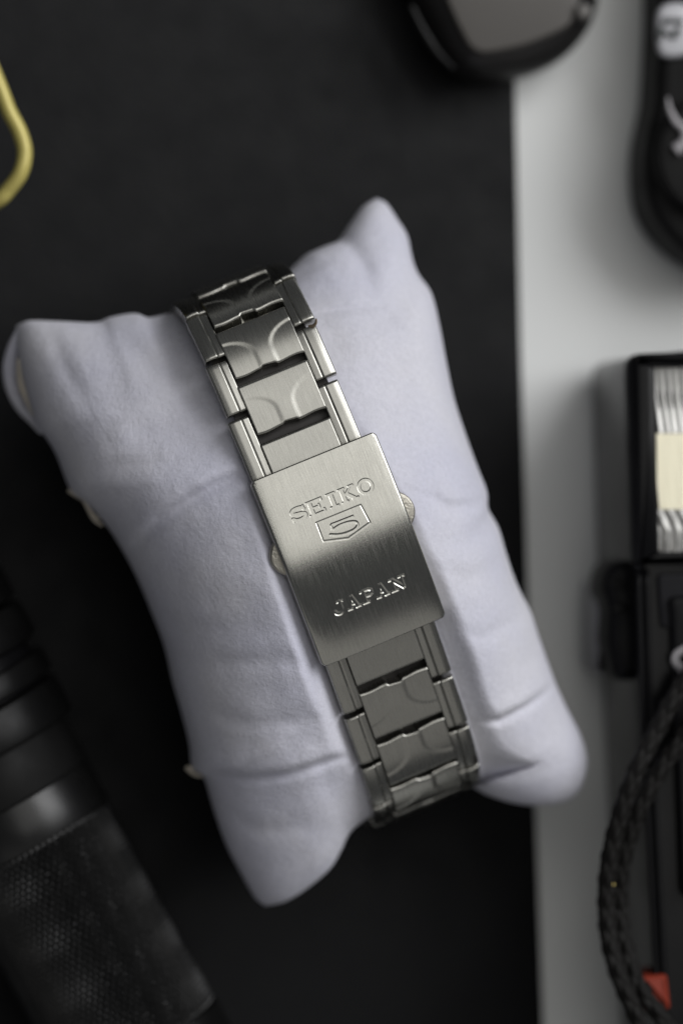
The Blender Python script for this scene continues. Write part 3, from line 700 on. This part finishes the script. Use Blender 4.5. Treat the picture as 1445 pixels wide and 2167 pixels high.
for nm, pts in (('numeral', [(1408, 50), (1402, 44), (1445, 45)]), ('numeral', [(1440, 66), (1432, 62), (1428, 68), (1428, 78), (1416, 76), (1396, 60), (1394, 84)])):
    c = resample(PP(pts, 16.35), 30); V, F = tube(c, 0.42, 8, flat=0.4); new_obj(nm, V, F, m_ink, badge)
c = catmull(PP([(1412, 205), (1416, 230), (1430, 258), (1444, 270), (1450, 290), (1440, 308), (1428, 318)], 18.6), 6)
V, F = tube(c, np.interp(np.linspace(0, 1, len(c)), [0, .3, .7, 1], [0.15, 0.5, 0.7, 1.0]), 14, flat=0.5); new_obj('emblem_stroke', V, F, m_silver, lens)

# ------------------------------------------------------------------ compact camera with flash, right
cz = P(1500, 1400, 0); ZC = 33.0
camb = thing('compact_camera', 'black compact film camera with a built-in flash at the right edge', 'camera', (cz.x, cz.y, 0))
def cut_(pts, z, r): return [(p.x, p.y) for p in round_poly([Vector((*p, 0)) for p in outl(pts, z)], r, 7)]
V, F = slab(cut_([(1336, 752), (1900, 700), (1960, 2500), (1412, 2500), (1396, 2060), (1372, 1700), (1352, 1250)], ZC, [2.6, 6, 6, 6, 1, 1, 1]), 1.5, ZC-1.5, 1.6, 6)
new_obj('camera_body', V, F, m_gloss, camb, auto=40)
# flash housing: raised frame, deep window
fr_o = cut_([(1330, 748), (1720, 735), (1735, 1195), (1345, 1195)], ZC+1, [2.3, 2, 2, .6]); 
V, F = slab(fr_o, ZC-4, ZC+0.4, 1.1, 5); new_obj('flash_housing', V, F, m_satin, camb, auto=40)
for pts in ([(1345, 765), (1384, 778), (1393, 1168), (1352, 1185)], [(1345, 760), (1700, 750), (1700, 772), (1384, 778)], [(1352, 1188), (1393, 1168), (1700, 1160), (1700, 1185)]):
    V, F = slab(cut_(pts, ZC+1.5, 0.3), ZC+0.3, ZC+1.9, 0.35, 3); new_obj('flash_frame', V, F, m_gloss, camb, auto=40)
def window(pya, pyb, name, mat, period, amp, fac=False, dip=0.35):
    a = P(1380, pya, ZC+1); b = P(1396, pyb, ZC+1); n = 260; m = 24
    xs_ = np.linspace(0, 21, n); ys_ = np.linspace(0, 1, m); X_, Y_ = np.meshgrid(xs_, ys_)
    xx_ = a.x+(b.x-a.x)*Y_+X_; yy_ = a.y+(b.y-a.y)*Y_
    tri_ = abs(((X_+(0.9*abs(Y_*2-1) if fac else 0))/period % 1)*2-1)
    rip = 0.2*np.sin(X_*3.1+Y_*5)+0.15*np.sin(X_*7.3)
    zz_ = ZC+0.7+amp*tri_*(1+rip) - (dip*np.sin(Y_*math.pi) if not fac else 0.3*Y_)
    V_ = np.stack([xx_, yy_, zz_], -1).reshape(-1, 3); id_ = np.arange(n*m).reshape(m, n)
    F_ = np.stack([id_[:-1, :-1], id_[1:, :-1], id_[1:, 1:], id_[:-1, 1:]], -1).reshape(-1, 4).tolist()
    low = V_.copy(); low[:, 2] = ZC-0.6; N_ = n*m
    F_ += [[i, j, j+N_, i+N_] for i, j in zip(id_[0, :-1], id_[0, 1:])]+[[j, i, i+N_, j+N_] for i, j in zip(id_[-1, :-1], id_[-1, 1:])]
    F_ += [[int(i), int(i)+N_, int(j)+N_, int(j)] for i, j in zip(id_[:-1, 0], id_[1:, 0])]
    return new_obj(name, np.concatenate([V_, low]), [[int(v) for v in f] for f in F_], mat, camb, auto=60)
window(776, 916, 'flash_reflector', m_reflector, 1.05, 0.15)
window(917, 1078, 'painted_glow_panel', m_cream, 0.8, 0.10, False, 0)  # panel added to paint the bright middle of the reflector
window(1079, 1170, 'flash_reflector', m_reflector, 1.6, 0.3, True)
# panel below the flash with a dark moulding and silver lettering
V, F = slab(cut_([(1392, 1215), (1720, 1205), (1725, 1340), (1400, 1330)], ZC, 0.8), ZC-3, ZC-0.6, 0.4, 3); new_obj('front_panel', V, F, m_panel, camb, auto=40)
V, F = slab(cut_([(1412, 1262), (1720, 1255), (1725, 1900), (1440, 1900), (1425, 1500), (1418, 1300)], ZC, 1.5), ZC-2.5, ZC+0.6, 0.8, 4); new_obj('lens_cover', V, F, m_satin, camb, auto=40)
c = catmull(PP([(1452, 1372), (1432, 1384), (1428, 1400), (1444, 1420), (1446, 1440), (1428, 1462)], ZC+0.75), 6); V, F = tube(c, 0.62, 10, flat=0.35); new_obj('lettering', V, F, m_silver, camb)
for x_ in (1350, 1366):      # long moulding ribs down the front edge
    c = resample(PP([(x_, 1205), (x_+9, 1500), (x_+24, 1800), (x_+44, 2200)], ZC-1.0), 30); V, F = tube(c, 0.45, 8); new_obj('moulding_rib', V, F, m_satin, camb)
# thumb wheel on the side with a pale guard plate
V, F = slab(cut_([(1290, 1185), (1345, 1185), (1352, 1440), (1300, 1440), (1284, 1360), (1288, 1290), (1272, 1240)], 22, [2.6, 1, 1, 1, 1, 1, 2.0]), 10, 24, 1.6, 5); new_obj('thumb_wheel', V, F, m_satin, camb, auto=40)
V, F = slab(cut_([(1258, 1235), (1272, 1232), (1284, 1300), (1282, 1400), (1268, 1430), (1258, 1400)], 14, 0.6), 3, 14, 0.6, 4); new_obj('guard_plate', V, F, m_badge, camb, auto=40)
for k in range(3):
    p = P(1296+9*k, 1232+4*k, 24); V, F = slab([(p.x+0.5*math.cos(a), p.y+0.9*math.sin(a)) for a in np.linspace(0, 2*math.pi, 14, endpoint=False)], 23.5, 24.6, 0.25, 3); new_obj('wheel_tooth', V, F, m_anod, camb, auto=40)
p = P(1310, 1288, 24); V, F = slab([(p.x+1.1*math.cos(a), p.y+0.7*math.sin(a)) for a in np.linspace(0, 2*math.pi, 18, endpoint=False)], 23.5, 24.5, 0.3, 3); new_obj('wheel_screw', V, F, m_anod, camb, auto=40)
V, F = slab(cut_([(1352, 2064), (1408, 2060), (1416, 2134), (1356, 2138)], 32, 0.6), 22, 33.2, 0.8, 4); new_obj('release_tab', V, F, m_red, camb, auto=40); 
# ------------------------------------------------------------------ braided cord
def zp(pts): return [(1200+a/2.825, 1400+b/2.825) for a, b in pts]
left_c = zp([(900, -120), (760, 40), (640, 210), (540, 400), (430, 610), (350, 810), (290, 1000), (248, 1200), (232, 1400), (240, 1600), (268, 1750), (315, 1900), (382, 2050), (450, 2200), (560, 2420)])
right_c = zp([(1000, 60), (860, 230), (750, 370), (640, 520), (530, 690), (445, 850), (385, 1000), (330, 1200), (312, 1400), (318, 1550), (345, 1700), (388, 1850), (445, 1970), (525, 2080), (610, 2200), (760, 2400)])
def braid(t, s):
    p = (4*t+s*1.9)/(2*math.pi); q = (4*t-s*1.9)/(2*math.pi)
    a = np.sin(math.pi*(p % 1))**0.7; b = np.sin(math.pi*(q % 1))**0.7
    return 0.34*a*b-0.12
cordb = P(1280, 1950, 0)
cord = thing('wrist_strap', 'black braided cord strap looped over the left side of the camera', 'strap', (cordb.x, cordb.y, 0))
for pts, zz, r in ((left_c, [37, 37, 37, 37, 37.5, 37, 36, 35, 34, 34, 34.5, 35, 35.2, 35.2, 35], 1.18), (right_c, [36.5, 37, 37, 36.5, 36, 35.5, 34.5, 33.2, 32, 31.8, 32.5, 33.5, 34.8, 35.2, 35.2, 35], 1.12)):
    c = [P(a, b, z) for (a, b), z in zip(pts, zz)]; c = resample(catmull(c, 8), 900)
    V, F = tube(c, r, 56, hfun=braid); new_obj('braided_cord', V, F, m_cord, cord)
p = P(1298, 1872, 36); V, F = slab([(p.x+0.16*math.cos(a), p.y+0.16*math.sin(a)) for a in np.linspace(0, 2*math.pi, 10, endpoint=False)], 35.4, 35.9, 0.05, 2); new_obj('gold_fleck', V, F, m_glint, cord)

for o in bpy.data.objects:
    if '_w' in o: del o['_w']
